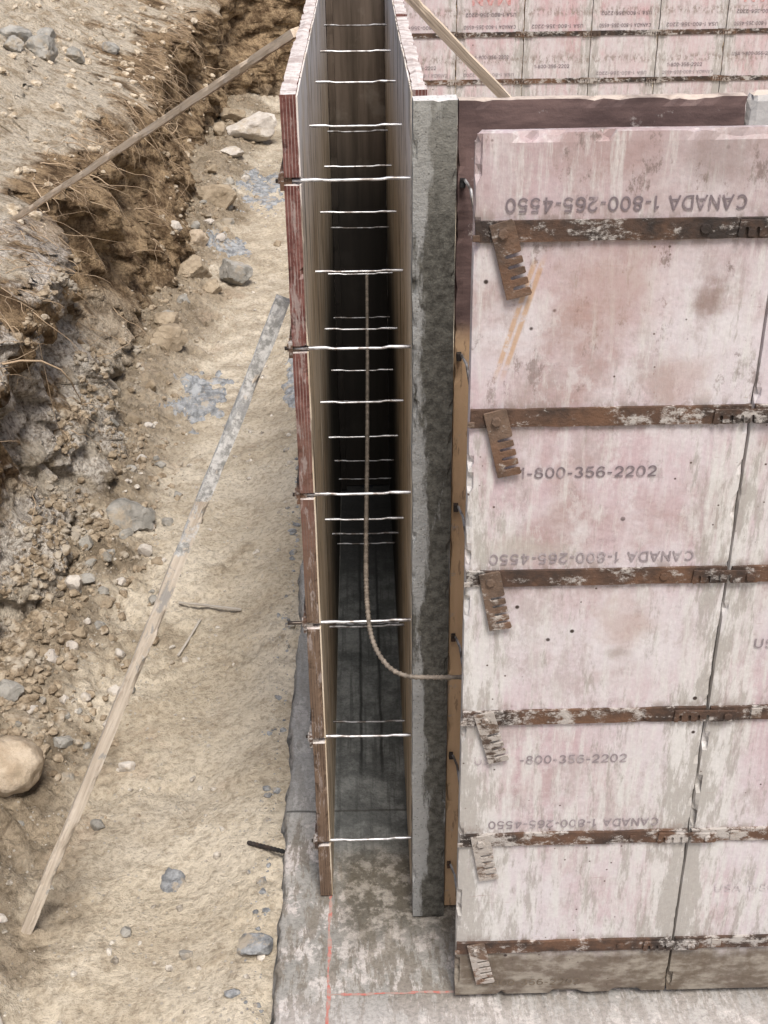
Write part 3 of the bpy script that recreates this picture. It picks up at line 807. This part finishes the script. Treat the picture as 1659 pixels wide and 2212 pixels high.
for i in range(11):
    a=.66-.457*2+.457*i; Y=8.8
    P=empty('wall_formwork',(a+.228,Y+.014,0),label='faded pink form in the wall across the basement',category=CAT,group=GRP)
    V=[];F=[]; rough_box(V,F,(a+.002,Y,-.10),(a+.455,Y+.028,1.83),.05,.001,.006,90+i); mk('plywood_sheet',V,F,M_pinkfar,parent=P)
    for z in (.03,.335,.64,.945,1.25,1.555):
        V=[];F=[]; rough_box(V,F,(a+.004,Y-.007,z-.016),(a+.453,Y+.002,z+.016),.05,.0005,.002,i); mk('steel_strap',V,F,M_rust,parent=P)
        if z>.5:
            latch(P,a+.045,z,Y-.008,math.radians(-90+random.choice([0,0,4,-3])))
    yy=Y-.002
    tx=[CA,US]
    writing(tx[i%2],a+.05,a+.40,.993,.024,yy,True,M_ink,P)
    if i%2: writing(NU,a+.08,a+.32,.735,.024,yy,False,M_ink,P)
    elif i%4==2: writing(US,a+.06,a+.36,.80,.024,yy,False,M_ink,P)
    if i%3: writing(tx[(i+1)%2],a+.05,a+.40,.685,.022,yy,True,M_inkfaint,P)
    if i%2==0: writing(tx[(i+1)%2],a+.06,a+.40,1.07,.024,yy,True,M_ink,P)
    if i%4==2: writing('MAN',a+.10,a+.36,1.165,.075,yy,True,M_inkred,P,.085)

# ------------------------------------------------------------------ form ties
rt=random.Random(5)
for r,Y in enumerate(YR[:5]):
    for k,z in enumerate(ZK):
        yj=Y+(.012 if r==0 else 0)+rt.uniform(-.003,.003)
        z0=z+rt.uniform(-.002,.002)
        tilt=rt.uniform(-.008,.008)
        left=-.147 if r==0 else -.126
        if r==0 and k==2: left=-.172
        xsn=[left,left+.012,-.118,-.106,-.092,-.080,-.070,-.063,-.056,-.03,.0,.030,.036,.043,.049,.058,.070,.082,.098,.106]
        q=rt.uniform(.0008,.0022)
        zs=[0,0,0,0,0,.0003,.0002,-q*.6,-q,-q*.9,-q*.8,-q,-q*.4,.0008,.0008,.0003,.0003,0,0,0]
        g=1.18 if r==0 else 1.05
        rr=[u*g for u in [.0036,.0036,.0032,.0032,.0034,.0032,.0028,.0026,.0025,.0025,.0025,.0025,.0025,.0027,.0030,.0033,.0032,.0032,.0032,.0032]]
        V=[];F=[]; tube(V,F,[(x,yj+(x*tilt),z0+dz+x*tilt*.6) for x,dz in zip(xsn,zs)],rr,8,.9)
        mk('form_tie',V,F,M_wire if r==0 or (r<4 and k>1) else M_wire2,origin=(-.01,yj,z0),smooth=True,label='thin steel form tie spanning the cavity between forms' if r else 'bright steel form tie with its end poking past the form',category='form tie',group='steel form ties across the wall cavity')

# ------------------------------------------------------------------ rebar
ctr=[(.010,3.82,.955),(.006,3.3,.885),(.0,2.8,.835),(-.006,2.45,.805),(-.008,2.25,.793),(-.006,2.14,.786),(.0,2.06,.778),(.015,2.005,.768),(.040,1.968,.757),(.075,1.950,.752),(.12,1.946,.752),(.18,1.944,.752),(.5,1.94,.752)]
def spline(P,n):
    P=[Vector(p) for p in P]; out=[]
    for i in range(len(P)-1):
        a=P[max(i-1,0)];b=P[i];c=P[i+1];d=P[min(i+2,len(P)-1)]
        m=max(2,int((c-b).length/n))
        for k in range(m):
            t=k/m; out.append(.5*((2*b)+(c-a)*t+(2*a-5*b+4*c-d)*t*t+(3*b-a-3*c+d)*t*t*t))
    out.append(P[-1]); return out
pts=spline(ctr,.0028)
V=[];F=[]; tube(V,F,pts,[.0042+(.0018 if (i%4==0) else 0) for i in range(len(pts))],8)
mk('reinforcing_bar',V,F,M_rebar,origin=(0,2.1,.78),smooth=True,label='ribbed steel corner bar bent around the inner post',category='rebar')
V=[];F=[]; q=[Vector((-.325,2.325,-.050)).lerp(Vector((-.228,2.245,-.005)),i/20) for i in range(21)]; tube(V,F,q,[.0050+.0012*(i%2) for i in range(21)],8)
mk('reinforcing_bar_stub',V,F,M_dark,origin=(-.27,2.28,-.03),label='short black rebar stub lying against the footing',category='rebar')

# ------------------------------------------------------------------ timber braces
def timber(a,b,w,t,mat,name,label,seed,up=(0,0,1),cat='timber brace',bow=.004,grp='timber braces'):
    a=Vector(a);b=Vector(b); L=(b-a).length; V=[];F=[]
    rough_box(V,F,(-w/2,-t/2,0),(w/2,t/2,L),.009 if L<2.5 else .014,.0014,.005,seed)
    V=[(v[0]*(1+.06*noise.noise(Vector((seed,3,v[2]*7))))+bow*math.sin(v[2]/L*math.pi)+.002*noise.noise(Vector((seed,0,v[2]*3))),v[1]+.002*noise.noise(Vector((seed+5,0,v[2]*3))),v[2]) for v in V]
    zax=(b-a).normalized(); xax=Vector(up).cross(zax).normalized(); yax=zax.cross(xax)
    M=Matrix((xax,yax,zax)).transposed()
    ob=mk(name,V,F,mat,label=label,category=cat,smooth=False)
    if grp: ob['group']=grp
    ob.matrix_world=Matrix.Translation(a)@M.to_4x4()
    return ob
timber((-.845,2.085,gz(-.845,2.085)-.01),(-.150,2.185,1.455),.027,.022,M_lath,'timber_brace','weathered lath smeared with grey cement leaning on the form',1,(0,1,.12),bow=.004)
timber((-1.36,4.78,.88),(-.140,2.93,1.815),.024,.020,M_lath2,'timber_brace','long pale lath bracing the form top from the bank',2,(0,-.3,1))
timber((.118,3.16,1.862),(1.98,4.05,-.05),.026,.015,M_lath2,'timber_brace','long pale lath bracing the inner form row',3,(0,1,.3))
timber((-.655,3.50,gz(-.655,3.5)+.012),(-.43,3.43,gz(-.43,3.43)+.008),.010,.006,M_twig,'stick','thin grey wooden stick lying on the soil',4,cat='stick',bow=.002,grp='loose sticks')
timber((-.57,3.41,gz(-.57,3.41)+.010),(-.62,3.21,gz(-.62,3.21)+.008),.008,.005,M_twig,'stick','thin grey wooden stick lying on the soil',5,cat='stick',bow=.002,grp='loose sticks')
timber((-.93,1.98,gz(-.93,1.98)+.035),(-.80,1.74,gz(-.80,1.74)+.035),.018,.012,M_twig,'stick','grey weathered stick end lying on the soil',6,cat='stick',bow=.002,grp='loose sticks')

# shrub at the trench end
S=empty('shrub',(-.52,13.6,surf(-.52,13.6)),label='small bright green shrub on the bank at the trench end',category='shrub')
V=[];F=[]; bz=S.location.z
for i in range(7):
    a=i*.9; tube(V,F,[(-.52,13.6,bz-.05),(-.52+.1*math.cos(a),13.6+.1*math.sin(a),bz+.15),(-.52+.22*math.cos(a),13.6+.22*math.sin(a),bz+.36)],[.012,.008,.003],5)
mk('stem',V,F,M_root,parent=S)
V=[];F=[]; rl=random.Random(3)
for i in range(900):
    c=Vector((rl.gauss(0,.16),rl.gauss(0,.16),abs(rl.gauss(.25,.13))))+Vector((-.52,13.6,bz))
    a=Vector((rl.gauss(0,1),rl.gauss(0,1),rl.gauss(0,1))).normalized(); b_=a.cross(Vector((rl.gauss(0,1),1,.3))).normalized(); s=rl.uniform(.015,.035)
    k=len(V); V+=[tuple(c-a*s),tuple(c+b_*s*.5),tuple(c+a*s),tuple(c-b_*s*.5)]; F.append((k,k+1,k+2,k+3))
mk('foliage',V,F,M_leaf,parent=S)

# ------------------------------------------------------------------ light, world, camera
w=bpy.data.worlds.new('World'); scene.world=w; w.use_nodes=True
nt=w.node_tree; sky=nt.nodes.new('ShaderNodeTexSky'); sky.sky_type='NISHITA'; sky.sun_disc=False
el=math.radians(62); az=math.radians(168)
sky.sun_elevation=el; sky.sun_rotation=az; sky.dust_density=5; sky.air_density=1.0; sky.ozone_density=.3
nt.links.new(sky.outputs[0],nt.nodes['Background'].inputs[0]); nt.nodes['Background'].inputs[1].default_value=.15
L=bpy.data.lights.new('sun','SUN'); L.energy=3.6; L.angle=math.radians(18); L.color=(1,.975,.94)
lo=bpy.data.objects.new('sun',L); COL.objects.link(lo)
d=Vector((math.sin(az)*math.cos(el),math.cos(az)*math.cos(el),math.sin(el)))
lo.rotation_euler=d.to_track_quat('Z','Y').to_euler()

cam=bpy.data.cameras.new('camera'); co=bpy.data.objects.new('camera',cam); COL.objects.link(co)
cam.sensor_fit='VERTICAL'; cam.sensor_height=36; cam.lens=36*2650/2212; cam.clip_start=.05; cam.clip_end=1000
p=math.radians(29.5); yaw=.0145; ro=.013
f=Vector((math.sin(yaw)*math.cos(p),math.cos(yaw)*math.cos(p),-math.sin(p))); r0=Vector((math.cos(yaw),-math.sin(yaw),0)); u0=r0.cross(f)
u=(u0+ro*r0).normalized(); r=(r0-ro*u0).normalized()
Mx=Matrix((r,u,-f)).transposed().to_4x4(); Mx.translation=Vector((0,0,2.23)); co.matrix_world=Mx
scene.camera=co
scene.view_settings.view_transform='Standard'; scene.view_settings.look='None'; scene.view_settings.exposure=0
